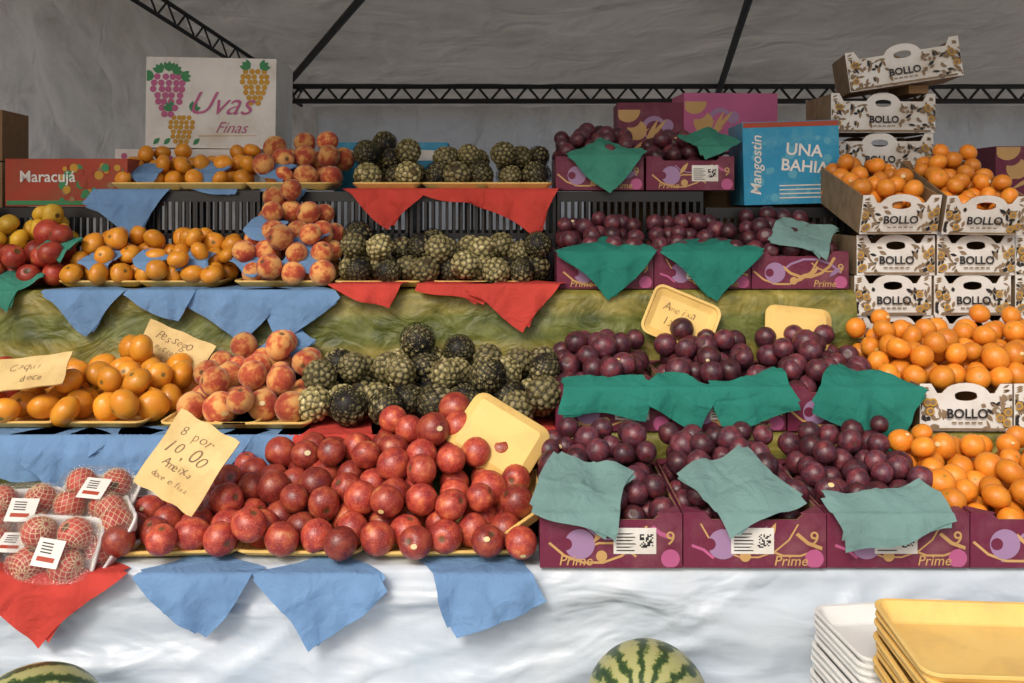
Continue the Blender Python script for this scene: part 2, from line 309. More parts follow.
def ptext(mb,s,x,z,size,mat,y=-.0016,shear=0,offs=0,rot=0):
    v,f=text_geo(s,size,shear,offs); c,sn=math.cos(math.radians(rot)),math.sin(math.radians(rot))
    mb.add([(x+a*c-b*sn,y,z+a*sn+b*c) for a,b,_ in v],f,mat)
def disk(mb,x,z,r,mat,y=-.0008,n=16,sx=1,rot=0,clip=None):
    v=[(x,z)]+[(x+r*sx*math.cos(t)*math.cos(rot)-r*math.sin(t)*math.sin(rot),z+r*sx*math.cos(t)*math.sin(rot)+r*math.sin(t)*math.cos(rot)) for t in [2*math.pi*i/n for i in range(n)]]
    if clip: v=[(min(max(a,clip[0]),clip[1]),min(max(b,clip[2]),clip[3])) for a,b in v]
    mb.add([(a,y,b) for a,b in v],[(0,1+i,1+(i+1)%n) for i in range(n)],mat)
def quad(mb,pts,mat,y=-.0008): mb.add([(a,y,b) for a,b in pts],[tuple(range(len(pts)))],mat)
def leafp(mb,x,z,l,w,rot,mat,y=-.001,clip=None):
    P=[]
    for k in range(7): t=k/6; P.append((t*l,w*math.sin(math.pi*t)))
    for k in range(5,0,-1): t=k/6; P.append((t*l,-w*math.sin(math.pi*t)))
    c,s=math.cos(rot),math.sin(rot); Q=[(x+a*c-b*s,z+a*s+b*c) for a,b in P]
    if clip: Q=[(min(max(a,clip[0]),clip[1]),min(max(b,clip[2]),clip[3])) for a,b in Q]
    quad(mb,Q,mat,y)
# ---------------------------------------------------------------- crates
CM=[M_mag,M_gold,M_lav,M_white,M_blk,M_brown,M_pink]
def wallpoly(mb,outer,holes,th,M,mat):
    cu=bpy.data.curves.new('w','CURVE'); cu.dimensions='2D'; cu.fill_mode='BOTH'; cu.extrude=th/2
    for P in [outer]+holes:
        sp=cu.splines.new('POLY'); sp.points.add(len(P)-1)
        for i,(a,b) in enumerate(P): sp.points[i].co=(a,b,0,1)
        sp.use_cyclic_u=True
    o=bpy.data.objects.new('w',cu); S.collection.objects.link(o); bpy.context.view_layer.update()
    e=o.evaluated_get(bpy.context.evaluated_depsgraph_get()); me=e.to_mesh()
    v=[(q.co.x,-q.co.z,q.co.y) for q in me.vertices]; f=[tuple(reversed(p.vertices)) for p in me.polygons]; e.to_mesh_clear()
    bpy.data.objects.remove(o); bpy.data.curves.remove(cu); mb.add(v,f,mat,M)
def prime_mesh(var):
    rg=random.Random(var); w,d,h=.30,.40,.115; mb=MB(); t=.0025
    prof=[(0,0),(w,0),(w,h),(w-.045,h),(w-.06,h-.014),(.06,h-.014),(.045,h),(0,h)]
    wallpoly(mb,prof,[],t,T(0,t/2,0),0); wallpoly(mb,[(min(max(a,t*2),w-t*2),max(b,.002)) for a,b in prof],[],t,T(0,t*1.5+.0002,0),5)
    wallpoly(mb,prof,[],t,T(0,d-t/2,0),0); wallpoly(mb,[(min(max(a,t*2),w-t*2),max(b,.002)) for a,b in prof],[],t,T(0,d-t*1.5-.0002,0),5)
    for sx in (0,1):
        a=0 if sx==0 else w-t; mb.box(a,a+t,t+.0003,d-t-.0003,0,h-.003,0); a=t+.0002 if sx==0 else w-2*t-.0002; mb.box(a,a+t,2*t+.0006,d-2*t-.0006,.002,h-.004,5)
    mb.box(t,w-t,t,d-t,.0005,.004,5)
    for cx in (0,1):
        for cy in (0,1):
            X0=.003 if cx==0 else w-.003; Y0=.003 if cy==0 else d-.003; dx=.05*(1 if cx==0 else -1); dy=.05*(1 if cy==0 else -1)
            mb.add([(X0,Y0,h+.0008),(X0+dx,Y0,h+.0008),(X0,Y0+dy,h+.0008),(X0,Y0,h-.002),(X0+dx,Y0,h-.002),(X0,Y0+dy,h-.002)],[(0,1,2),(3,5,4),(0,3,4,1),(1,4,5,2),(2,5,3,0)],0)
    hh=h-.016
    def arc(cx,cz,r,wd,a0,a1,mat,y):
        n=18
        for i in range(n):
            q=a0+(a1-a0)*i/n; q2=a0+(a1-a0)*(i+1)/n
            pts=[(cx+(r)*math.cos(q),cz+r*math.sin(q)),(cx+(r+wd)*math.cos(q),cz+(r+wd)*math.sin(q)),(cx+(r+wd)*math.cos(q2),cz+(r+wd)*math.sin(q2)),(cx+r*math.cos(q2),cz+r*math.sin(q2))]
            if all(.002<a<w-.002 and .002<b<hh for a,b in pts): quad(mb,pts,mat,y)
    for k in range(5):
        arc(rg.uniform(-.05,.35),rg.choice([-.03,.13]),rg.uniform(.06,.12),rg.uniform(.003,.009),0,6.28,rg.choice([1,1,2,6]),-.0005-.00012*k)
    disk(mb,.055+.03*rg.random(),.05,.032,2,-.0013,22); disk(mb,.055,.05,.013,0,-.0014,14); disk(mb,.275,.02,.02,6,-.0013,16,clip=(.2,w-.002,.002,hh)); disk(mb,.13,.025,.012,1,-.0013,14)
    for k in range(3): leafp(mb,rg.uniform(.1,.24),rg.uniform(.02,.06),.05,.007,rg.uniform(.3,1.2),rg.choice([1,2]),-.00145-.0001*k,clip=(.002,w-.002,.002,hh))
    if var!=2:
        lx=.155 if var==0 else .1; quad(mb,[(lx,.03),(lx+.09,.03),(lx+.09,.085),(lx,.085)],3,-.0018)
        for i in range(6): quad(mb,[(lx+.006,.036+i*.007),(lx+rg.uniform(.03,.05),.036+i*.007),(lx+.045,.0385+i*.007),(lx+.006,.0385+i*.007)],4,-.002)
        for i in range(9):
            for j in range(9):
                if rg.random()<.5: quad(mb,[(lx+.055+i*.0032,.043+j*.0032),(lx+.0582+i*.0032,.043+j*.0032),(lx+.0582+i*.0032,.0462+j*.0032),(lx+.055+i*.0032,.0462+j*.0032)],4,-.002)
    ptext(mb,'Prime',.225 if var else .075,.006,.03,1,-.0022,.2,.0002); ptext(mb,'9',.275,.05,.04,1,-.0022,offs=.0004)
    return mb.mesh('stone_fruit_crate',CM)
PM=[prime_mesh(i) for i in range(3)]
BMs=[M_white,M_kraft,M_ochre,M_blk,M_brown,M_white]
def citrus_mesh(w,d,h,var):
    rg=random.Random(var+50); mb=MB(); t=.0025; low=h*.80; c=w/2
    prof=[(0,0),(w,0),(w,h),(w-.03,h),(w-.045,low)]+[(c+.062,low)]+[(c+.058*math.cos(a),low+(h*1.02-low)*math.sin(a)) for a in [math.pi*k/10 for k in range(1,10)]]+[(c-.062,low)]+[(.045,low),(.03,h),(0,h)]
    hole=[(c+.03*math.cos(a),low-.010+.010*math.sin(a)+(.006 if math.sin(a)>0 else 0)) for a in [2*math.pi*k/16 for k in range(16)]]
    for yy,mm in ((t/2,0),(1.5*t+.0002,4),(d-t/2,0),(d-1.5*t-.0002,4)):
        P=prof if mm==0 else [(min(max(a,2*t),w-2*t),max(b,.002)) for a,b in prof]
        wallpoly(mb,P,[hole],t,T(0,yy,0),mm)
    for sx in (0,1):
        a=0 if sx==0 else w-t; mb.box(a,a+t,t+.0003,d-t-.0003,0,h-.003,1); a=t+.0002 if sx==0 else w-2*t-.0002; mb.box(a,a+t,2*t+.0006,d-2*t-.0006,.002,h-.004,4)
    mb.box(t,w-t,t,d-t,.0005,.004,4)
    cl=(.002,w-.002,.002,low-.002); k=0
    for side in (0,1):
        for i in range(34 if w<.3 else 60):
            u=rg.random()**1.5*(c-.05); x0=u if side==0 else w-u
            leafp(mb,x0,rg.uniform(.006,low-.010),rg.uniform(.014,.03),rg.uniform(.003,.006),rg.uniform(0,6.28),rg.choice([1,1,3,1]),-.0006-.00004*k,clip=cl); k+=1
        for q in range(3):
            u=rg.uniform(.008,.04); x0=u if side==0 else w-u; zz=rg.uniform(.02,low-.02); disk(mb,x0,zz,.011,2,-.0056-.0001*q,14,clip=cl); disk(mb,x0,zz,.007,1,-.0060-.0001*q,12,clip=cl)
    for x0 in (.015,w-.015):
        for i in range(3): leafp(mb,x0-.01,low+.002+i*.006,.02,.003,rg.uniform(-.5,.5),1,-.0006,clip=(.002 if x0<c else w-.028,.028 if x0<c else w-.002,low-.01,h-.002))
    quad(mb,[(.02,.004),(w-.02,.004),(w-.02,.010),(.02,.010)],1,-.0064)
    ptext(mb,'BOLLO',c,.036,.034,3,-.0066,offs=.0009)
    for k in range(5): quad(mb,[(c-.04+k*.017,.022),(c-.028+k*.017,.022),(c-.028+k*.017,.026),(c-.04+k*.017,.026)],1,-.0064)
    return mb.mesh('citrus_crate',BMs)
CMs=[citrus_mesh(.24,.38,.124,0),citrus_mesh(.24,.38,.124,1),citrus_mesh(.24,.38,.124,5)]; CML=citrus_mesh(.38,.24,.14,2)
def prime(x,y,z,v=0,M=None): return obj('stone_fruit_crate',PM[v],M if M is not None else T(x,y,z)@R(random.uniform(-.8,.8),'Z'))
def citrus(x,y,z,M=None,me=None): return obj('citrus_crate',me or random.choice(CMs),M if M is not None else T(x,y,z)@R(random.uniform(-1.5,1.5),'Z'))
def bcrate_mesh(w,d,h):
    mb=MB()
    def wall(L,f):
        for z0,z1 in ((0,.03),(h*.47,h*.53),(h-.035,h)): f(0,L,z0,z1,.012)
        n=int(L/.024)
        for i in range(n+1):
            a=i*(L-.01)/n; f(a,a+.01,.028,h-.033,.008)
    wall(w,lambda a,b,c,e,t: mb.box(a,b,0,t,c,e)); wall(w,lambda a,b,c,e,t: mb.box(a,b,d-t,d,c,e))
    wall(d-.03,lambda a,b,c,e,t: mb.box(0.0005,t,a+.015,b+.015,c+.0004,e-.0004)); wall(d-.03,lambda a,b,c,e,t: mb.box(w-t,w-.0005,a+.015,b+.015,c+.0004,e-.0004))
    mb.box(.003,w-.003,.003,d-.003,.002,.008)
    return mb.mesh('plastic_crate',[M_blkp])
BC=bcrate_mesh(.5,.38,.305); BC2=bcrate_mesh(.5,.38,.25)
def carton(name,w,d,h,mats,prints,M):
    mb=MB(); mb.box(0,w,0,d,0,h,0)
    mb.box(w/2-.02,w/2+.02,0,d,h+.0003,h+.0006,1 if len(mats)>1 else 0)
    prints(mb); o=mb.build(name,mats,False,M)
    b=o.modifiers.new('b','BEVEL'); b.width=.002; b.segments=2; b.limit_method='ANGLE'; return o
# ================================================================= SETTING
mb=MB(); mb.add([(-150,-150,0),(150,-150,0),(150,150,0),(-150,150,0)],[(0,1,2,3)]); mb.build('ground',[M_ground])
def sheet(name,mat,prof,x0,x1,nx,amp,fr=3,seed=0,fold=0):
    P=[]
    for (a,b),(c,d) in zip(prof[:-1],prof[1:]):
        L=math.hypot(c-a,d-b); k=max(1,int(L/.012))
        for i in range(k): P.append((a+(c-a)*i/k,b+(d-b)*i/k))
    P.append(prof[-1]); v=[]
    for (y,z) in P:
        for i in range(nx+1):
            x=x0+(x1-x0)*i/nx
            n=noise.noise(Vector((x*fr,y*fr*1.5+seed,z*fr*2)))+.35*noise.noise(Vector((x*fr*2.5,y*fr*3+seed,z*fr*4)))
            F=0
            if fold and z<prof[0][1]-.02:
                h=prof[0][1]-z
                r1=1-abs(noise.noise(Vector((x*1.6+h*2.0,h*6,1.3+seed))))*2.4; r2=1-abs(noise.noise(Vector((x*4-h*3,h*11,4.3))))*3
                r3=1-abs(noise.noise(Vector((x*3+h*9,h*4-x,9.3))))*5
                F=fold*(max(0,r1)**2+.35*max(0,r2)**2+.45*max(0,r3)**2)*min(1,h/.06)
            v.append((x,y-abs(n)*amp-F+amp*1.0+fold*1.1,z+(n*amp*.15)))
    m=nx+1; f=[(j*m+i,j*m+i+1,(j+1)*m+i+1,(j+1)*m+i) for j in range(len(P)-1) for i in range(nx)]
    mb=MB(); mb.add(v,f); return mb.build(name,[mat],True)
R1,R2,R3=.87,1.04,1.37
sheet('white_tablecloth',M_cloth,[(2.05,R1),(1.88,R1),(1.87,R1-.01),(1.868,R1-.14),(1.86,.565),(1.855,.30)],-1.9,1.9,320,.014,1.8,fold=.022)
sheet('white_tablecloth',M_cloth,[(1.88,.565),(1.25,.565),(1.235,.55),(1.23,.05)],-1.9,1.9,100,.010,2.2,seed=7)
sheet('olive_tablecloth',M_olive,[(2.02,R1-.004),(2.34,R1-.004),(2.35,R2-.01),(2.36,R2),(2.73,R2),(2.765,R3-.015),(2.78,R3),(3.5,R3)],-1.95,1.06,240,.012,3.0,seed=3)
sheet('olive_tablecloth',M_olive,[(2.02,R1-.004),(2.34,R1-.004),(2.35,R2-.01),(2.36,R2),(3.5,R2)],1.06,1.95,60,.008,4,seed=3)
mb=MB()
mb.box(-1.9,1.9,1.95,2.38,R1-.03,R1-.012); mb.box(-1.93,1.93,2.40,3.5,R2-.03,R2-.012); mb.box(-1.93,1.05,2.83,3.5,R3-.03,R3-.012); mb.box(-1.88,1.88,1.28,1.85,.53,.553)
mb.box(1.03,1.05,2.82,3.48,R2,R3-.032)
for x in (-1.85,-.6,.6,1.85):
    for y,z in ((1.98,R1-.03),(2.44,R2-.03),(3.45,R2-.03),(1.32,.53)): mb.box(x-.02,x+.02,y-.02,y+.02,0,z)
mb.build('stall_table',[M_wood])
def CZ(y): return 2.42+.2*(6.2-y)
def grid(name,mat,fn,nu,nv):
    v=[fn(i/nu,j/nv) for j in range(nv+1) for i in range(nu+1)]; m=nu+1
    f=[(j*m+i,j*m+i+1,(j+1)*m+i+1,(j+1)*m+i) for j in range(nv) for i in range(nu)]
    mb=MB(); mb.add(v,f); return mb.build(name,[mat],True)
def can(u,v):
    x=-3.2+u*7.4; y=1.0+v*5.75; k=(x+1.62)/3.03; ten=math.exp(-((k-round(k))/.12)**2)
    return (x,y,CZ(y)+.012-.06*abs(math.sin(math.pi*k))*math.sin(math.pi*v)+.014*noise.noise(Vector((x*2,y*1.3,0)))+.010*ten*math.sin(y*14+x*5)+.005*noise.noise(Vector((x*7,y*3,2))))
grid('canopy_roof',M_canopy,can,180,100)
def sw(u,v):
    y=1.2+u*5.45; x=lerp(y,[1.2,4.76,6.7],[-2.78,-1.91,-1.44]); z=CZ(y)*(1-v)
    rd=1-abs(noise.noise(Vector((y*2.2+z*1.1,z*1.2-y*.4,5))))*3
    w=.07*math.sin(y*9+.8*math.sin(y*3)+z*.6)*(.25+.75*v)+.09*noise.noise(Vector((y*3,z*1.3,3)))+.05*max(0,rd)**2+.04*noise.noise(Vector((y*8+z*3,z*5,3)))+.008*noise.noise(Vector((y*22+z*6,z*12,7))); return (x+w,y,z)
grid('tent_side_wall',M_wallf,sw,260,110)
def bw(u,v):
    x=-1.6+u*5.8; z=2.345*(1-v); return (x,6.62+.07*math.sin(x*8+math.sin(x*3))*(.3+.7*v)+.05*noise.noise(Vector((x*5,z*2,0))),z)
grid('tent_back_wall',M_wallf,bw,200,30)
mb=MB()
def truss(p,q,h,n,r=.013):
    p=Vector(p);q=Vector(q); dz=Vector((0,0,-h)); mb.tube(p,q,r); mb.tube(p+dz,q+dz,r)
    for k in range(n):
        a=p.lerp(q,k/n); b=p.lerp(q,(k+.5)/n)+dz; c=p.lerp(q,(k+1)/n); mb.tube(a,b,r*.5,n=6); mb.tube(b,c,r*.5,n=6)
truss((-1.6,6.1,2.42),(4.2,6.1,2.42),.10,34,.018)
truss((-1.45,6.2,2.40),(-2.1,3.6,CZ(3.6)-.02),.10,16,.012)
for a,b in (((-1.60,6.2),(.10,3.0)),((1.42,6.2),(1.02,3.0)),((3.9,6.2),(3.2,3.0))):
    mb.tube((a[0],a[1],CZ(a[1])-.035),(b[0],b[1],CZ(b[1])-.035),.022)
for x in (-2.75,3.6): mb.tube((x,1.1,0),(x,1.1,CZ(1.1)-.03),.03)
mb.tube((-2.9,1.05,CZ(1.05)-.03),(4.0,1.05,CZ(1.05)-.03),.022); mb.tube((3.9,6.2,0),(3.9,6.2,2.4),.03)
mb.build('tent_frame',[M_steel])
# ================================================================= ROW 1
for k,(x,rz) in enumerate(((-.735,3),(-.46,-2),(-.13,2))): tray(0,0,0,.28 if k<2 else .34,.24,.018,M=T(x,2.055,R1+.006)@R(rz,'Z'))
tray(-.3,2.2,R1+.006,.5,.2,.018)
tray(0,0,0,.12,.3,.025,M=T(.03,2.1,R1+.06)@R(-35,'Y'))
hx=lambda x:lerp(x,[-.87,-.75,-.55,-.40,-.25,-.14,-.02,.06],[.08,.11,.175,.215,.255,.28,.215,.14])
heap('nectarine_pile',[M_nect,M_stick],B_stone,.036,-.90,.055,1.885,2.33,R1+.014,lambda x,y:R1+.012+max(.074,.08+(hx(x)-.08)*lerp(y,[1.89,2.05,2.2,2.33],[0.05,.5,1,1])),stick=.12)
napkin('paper_napkin',M_blue,X(198,1.87),1.883,R1,.195,38,.0,0,3,1)
napkin('paper_napkin',M_blue,X(322,1.87),1.883,R1,.20,52,.02,0,3,2)
napkin('paper_napkin',M_blue,X(480,1.87),1.883,R1,.20,66,-.012,0,4,3,asp=1.15)
napkin('paper_napkin',M_red,X(45,1.87),1.883,R1,.23,48,-.005,0,3,4)
for k in range(4):
    x=.059+.303*k
    if k<3:
        prime(x,1.9,R1+.004,[0,1,1][k])
        heap('plum_pile',[M_plum,M_stick],B_small,.0285,x+.008,x+.292,1.908,2.292,R1+.012,lambda x_,y:lerp(y,[1.9,2.0,2.3],[.985,1.03,1.11])+.012*math.sin((x_-x)*10.4),stick=.06)
    else:
        prime(x,1.9,R1+.004,2)
        heap('mandarin_pile',[M_mand,M_stick],B_mand,.0305,x-.03,x+.40,1.91,2.3,R1+.012,lambda x_,y:lerp(y,[1.9,2.0,2.3],[.99,1.045,1.10]),stick=.1)
prime(1.272,1.9,R1+.004,0)
napkin('paper_napkin',M_grey,X(585,1.88),1.897,R1+.122,.185,18,-.06,24,4,5)
napkin('paper_napkin',M_grey,X(748,1.88),1.897,R1+.122,.19,-24,-.07,24,4,6)
napkin('paper_napkin',M_grey,X(892,1.88),1.893,R1+.122,.115,-15,-.0,22,5,7,asp=2.1)
def package(M):
    mb=MB(); v,f=tray_geo(.19,.14,.02); n=len(v); mb.add(v,f,2,None,lc=np.zeros((n,3)),rnd=np.zeros(n),gr=np.ones(n))
    for a in (-.042,.042):
        for b in (-.031,.031): put(mb,B_small,np.array([a,b,.038]),.034,0,None,0,1,1,NETF)
    def add(v,f,m): k=len(v); mb.add(v,f,m,None,lc=np.zeros((k,3)),rnd=np.zeros(k),gr=np.ones(k))
    V=[]; nu,nv=28,8
    for j in range(nv+1):
        t=j/nv; sc=math.cos(t*math.pi/2)**.35 if t<1 else .0
        for i in range(nu):
            a=2*math.pi*i/nu; c,s=math.cos(a),math.sin(a); e=.55
            V.append((.098*sc*math.copysign(abs(c)**e,c),.073*sc*math.copysign(abs(s)**e,s),.018+.06*math.sin(t*math.pi/2)+.002*math.sin(7*a)*math.sin(5*t)))
    add(V,[(j*nu+i,j*nu+(i+1)%nu,(j+1)*nu+(i+1)%nu,(j+1)*nu+i) for j in range(nv) for i in range(nu)],3)
    add([(-.01,-.04,.081),(.05,-.045,.081),(.055,.01,.081),(-.005,.015,.081)],[(0,1,2,3)],4)
    add([(.0,-.03,.0816),(.04,-.034,.0816),(.041,-.025,.0816),(.001,-.021,.0816)],[(0,1,2,3)],5)
    for k in range(4): add([(.004,-.014+k*.006,.0816),(.03,-.017+k*.006,.0816),(.03,-.0145+k*.006,.0816),(.004,-.0115+k*.006,.0816)],[(0,1,2,3)],6)
    return mb.build('packaged_apples',[M_rapple,M_foam,M_foamW,M_film,M_white,M_redc,M_blk],True,M)
for px,py,d,rx,rz in ((12,556,1.97,25,5),(62,542,1.93,60,-8),(22,512,2.08,45,10),(98,496,2.12,35,-4),(120,528,2.0,55,-60),(135,506,2.2,30,20)):
    package(T(X(px,d),d,Z(py,d)-.02)@R(rz,'Z')@R(rx,'X'))
tray(-1.02,2.1,R1+.006,.42,.3,.03,M_foamW)
def pose(px,py,d,rx,rz,zz=0): return T(X(px,d),d,Z(py,d))@R(zz,'Z')@R(rx,'X')@R(rz,'Z')
def card(M,w,l,text,name='price_card'):
    mb=MB(); nu,nv=12,8; v=[];top=lambda a,b:.006*math.sin(a*9+1)*math.cos(b*11)+.004*(a/w*2)**2
    for o in (0,.004):
        for j in range(nv+1):
            for i in range(nu+1):
                a=(i/nu-.5)*w*(1+.02*math.sin(j)); b=(j/nv-.5)*l*(1+.025*math.sin(i*1.3)); v.append((a,b,top(a,b)+o))
    N=(nu+1)*(nv+1); f=[]
    for j in range(nv):
        for i in range(nu):
            q=(j*(nu+1)+i,j*(nu+1)+i+1,(j+1)*(nu+1)+i+1,(j+1)*(nu+1)+i); f.append(tuple(reversed(q))); f.append(tuple(a+N for a in q))
    bd=[i for i in range(nu+1)]+[(j)*(nu+1)+nu for j in range(1,nv+1)]+[nv*(nu+1)+i for i in range(nu-1,-1,-1)]+[j*(nu+1) for j in range(nv-1,0,-1)]
    for i in range(len(bd)): a,b=bd[i],bd[(i+1)%len(bd)]; f.append((a,b,b+N,a+N))
    mb.add(v,f,0)
    k0=len(mb.v)
    for i,(tx,sz,x,y) in enumerate(text): hand(mb,tx,sz,x,y,0,1,i+3)
    for k in range(k0,len(mb.v)):
        V=mb.v[k]; V[:,2]=[top(a,b)+.0052 for a,b in V[:,:2]]
    mb.build(name,[M_card,M_ink],False,M)
card(pose(188,462,2.02,66,-28),.16,.18,[('8 por',.034,0,.045),('10,00',.045,.0,.0),('Ameixa',.026,0,-.03),('doce e fina',.018,0,-.06)])
card(pose(174,352,2.72,68,-22),.225,.125,[('Pessego',.036,0,.018),('nacional',.026,.0,-.012),('6 por 10,00',.024,0,-.042)])
card(pose(30,374,2.42,40,8),.20,.11,[('Caqui',.034,0,.01),('doce',.03,.02,-.03)])
tray(0,0,0,.215,.17,.022,M=pose(498,437,2.17,58,-32)@R(180,'Y'))
tray(0,0,0,.215,.165,.022,M=pose(680,321,2.74,68,-24,0),text=[('Ameixa',.033,.015),('12,00',.033,-.03)])
tray(0,0,0,.20,.17,.022,M=pose(800,334,2.70,74,-6,0)@R(180,'Y'))
# ================================================================= ROW 2
for x in (-1.33,-1.1): tray(x,2.5,R2+.006,.26,.26)
heap('persimmon_pile',[M_pers,M_stick],B_pers,.040,-1.42,-.885,2.345,2.73,R2+.012,lambda x,y:R2+lerp(x,[-1.42,-1.25,-1.1,-.95,-.88],[.13,.18,.21,.17,.12])*lerp(y,[2.36,2.5,2.62,2.75],[.5,.9,1.05,1.1]))
heap('apple_pile',[M_apple,M_stick],B_stone,.038,-1.75,-1.42,2.36,2.73,R2+.012,lambda x,y:R2+.16)
for x in (-.8,-.66): tray(x,2.5,R2+.006,.26,.28)
heap('peach_pile',[M_peach,M_stick],B_stone,.041,-.905,-.55,2.345,2.73,R2+.012,lambda x,y:R2+lerp(x,[-.9,-.8,-.68,-.55],[.14,.20,.23,.18])*lerp(y,[2.36,2.5,2.62,2.75],[.5,.85,1.05,1.1]),stick=.1)
heap('custard_apple_pile',[M_cust,M_net],B_cust,.047,-.575,.145,2.345,2.73,R2+.012,lambda x,y:R2+.012+.205*lerp(y,[2.36,2.5,2.62,2.75],[.52,.85,1.0,1.05])*(1+.06*math.sin(x*17)),net=.5)
for i,px in enumerate((15,60,110,160)): napkin('paper_napkin',M_blue,X(px,2.33),2.335,R2,.20,[8,45,20,-15][i],.01,0,4,10+i)
for i,px in enumerate((215,262)): napkin('paper_napkin',M_blue,X(px,2.33),2.335,R2,.19,[40,12][i],-.02,0,4,20+i)
napkin('paper_napkin',M_blue,X(285,2.68),2.70,R2+.17,.13,30,.0,30,5,25)
for i,px in enumerate((330,420,505)): napkin('paper_napkin',M_red,X(px,2.33),2.335,R2,.26,[5,-4,6][i],-.07,0,4,30+i)
for k in range(3):
    x=.115+.304*k; prime(x,2.36,R2+.004,k)
    heap('plum_pile',[M_plum,M_stick],B_small,.0325,x+.008,x+.292,2.368,2.75,R2+.012,lambda x_,y:lerp(y,[2.36,2.46,2.75],[1.15,1.205,1.28])+.02*math.sin((x_-x)*10.4),stick=.06)
for i,(px,s,rt,of,asp) in enumerate(((605,.115,5,.02,2.0),(680,.13,24,.025,1.3),(752,.13,-12,.025,1.6),(866,.20,30,.035,1.2))): napkin('paper_napkin',M_green,X(px,2.35),2.352,R2+.122,s,rt,of,16,4,40+i,asp=asp)
for x in (1.07,1.317): citrus(x,2.36,R2+.004)
heap('mandarin_pile',[M_mand,M_stick],B_mand,.0325,1.0,1.62,2.38,2.73,R2+.10,lambda x,y:lerp(y,[2.36,2.5,2.75],[1.185,1.28,1.35])-lerp(x,[1.0,1.08],[.06,0]),stick=.12)
for c in range(2):
    for k in range(4): citrus(1.065+.249*c+random.uniform(-.006,.006),2.79+random.uniform(-.006,.006),R2+.003+.1245*k)
for k in range(5): citrus(1.566,2.80,R2+.003+.1245*k)
for c in range(2):
    Mx=T(1.065+.252*c,2.76,R2+.003+.1245*4+.004)@R([16,19][c],'X')@R([1,-2][c],'Z'); citrus(0,0,0,M=Mx)
    heap('mandarin_pile',[M_mand,M_stick],B_mand,.0295,.008,.232,.01,.37,.008,lambda x,y:lerp(y,[0,.1,.37],[.12,.165,.19]),M=Mx,stick=.08)
for k in range(6): obj('citrus_crate',CML,T(1.12+random.uniform(-.008,.008),3.22,R2+.003+.1410*k)@R(random.uniform(-3,3),'Z'))
zz=R2+.003+.1410*6
obj('citrus_crate',CML,T(1.135,3.2,zz+.001)@R(3,'Z'))
obj('citrus_crate',CML,T(1.20,3.19,zz+.1425)@R(-9,'Z')@R(-8,'Y'))
mb=MB(); mb.box(1.42,1.49,3.22,3.40,zz+.1425,zz+.172); mb.build('folded_cardboard',[M_brown])
# ================================================================= ROW 3
heap('apple_pile',[M_apple,M_stick],B_stone,.038,-1.78,-1.42,2.80,2.99,R3+.006,lambda x,y:R3+lerp(y,[2.8,3.0],[.1,.2])+lerp(x,[-1.6,-1.45],[0,.05]))
heap('mango_pile',[M_mango,M_stick],B_pers,.034,-1.80,-1.46,2.95,3.08,R3+.006,lambda x,y:R3+.262)
for x in (-1.30,-1.05): tray(x,2.93,R3+.006,.27,.2)
heap('persimmon_pile',[M_pers,M_stick],B_pers,.0345,-1.42,-.885,2.785,3.07,R3+.012,lambda x,y:R3+.012+lerp(y,[2.8,2.9,3.06],[.085,.16,.20])+.02*math.cos((x+1.28)*24))
tray(-.73,2.93,R3+.006,.30,.2)
heap('peach_pile',[M_peach,M_stick],B_stone,.038,-.885,-.555,2.78,3.075,R3+.012,lambda x,y:R3+.012+lerp(x,[-.89,-.75,-.55],[.26,.31,.23])*lerp(y,[2.8,2.9,3.0],[.38,.78,1.12]),stick=.1)
for x in (-.42,-.11): tray(x,2.92,R3+.006,.28,.2)
heap('custard_apple_pile',[M_cust,M_net],B_cust,.043,-.555,.13,2.78,3.07,R3+.012,lambda x,y:R3+.012+lerp(y,[2.8,2.9,3.06],[.09,.155,.185])+.012*math.sin(x*20),net=.35)
for i,(px,s,rt,of) in enumerate(((88,.20,42,.0),(165,.19,25,-.02),(238,.235,38,.01),(292,.22,50,.01))): napkin('paper_napkin',M_blue,X(px,2.76),2.765,R3+.002,s,rt,of,0,4,50+i)
for i,(px,s,rt,of,bk) in enumerate(((100,.10,20,0,25),(150,.09,40,0,20),(195,.10,10,0,25),(250,.10,30,0,30),(300,.11,12,0,30))): napkin('paper_napkin',M_blue,X(px,2.86),2.865,R3+.085,s,rt,of-.01,bk,8,60+i)
for px,z in ((262,.19),(305,.16)): napkin('paper_napkin',M_blue,X(px,2.9),2.93,R3+z,.10,30,.0,25,8,int(px))
for i,(px,s,rt,of) in enumerate(((370,.20,20,-.045),(460,.215,12,-.06),(515,.23,35,-.01))): napkin('paper_napkin',M_red,X(px,2.76),2.765,R3+.02,s,rt,of,0,5,70+i)
for i,px in enumerate((8,50)): napkin('paper_napkin',M_dgreen,X(px,2.8),[2.765,2.85][i],R3+[0,.12][i],[.15,.10][i],30,-.03,25,6,80+i)
for k in range(3):
    x=.14+.303*k; prime(x,2.80,R3+.004,k)
    heap('plum_pile',[M_plum,M_stick],B_small,.0285,x+.008,x+.292,2.81,3.07,R3+.012,lambda x_,y:lerp(y,[2.8,2.88,3.06],[1.49,1.545,1.625])+.012*math.sin((x_-x)*10.4),stick=.06)
for i,(px,s,rt,of) in enumerate(((608,.225,44,.0),(712,.23,40,.0))): napkin('paper_napkin',M_green,X(px,2.79),2.79,R3+.12,s,rt,of,12,4,90+i)
napkin('paper_napkin',M_grey,X(812,2.79),2.794,R3+.12,.18,28,-.09,28,5,93)
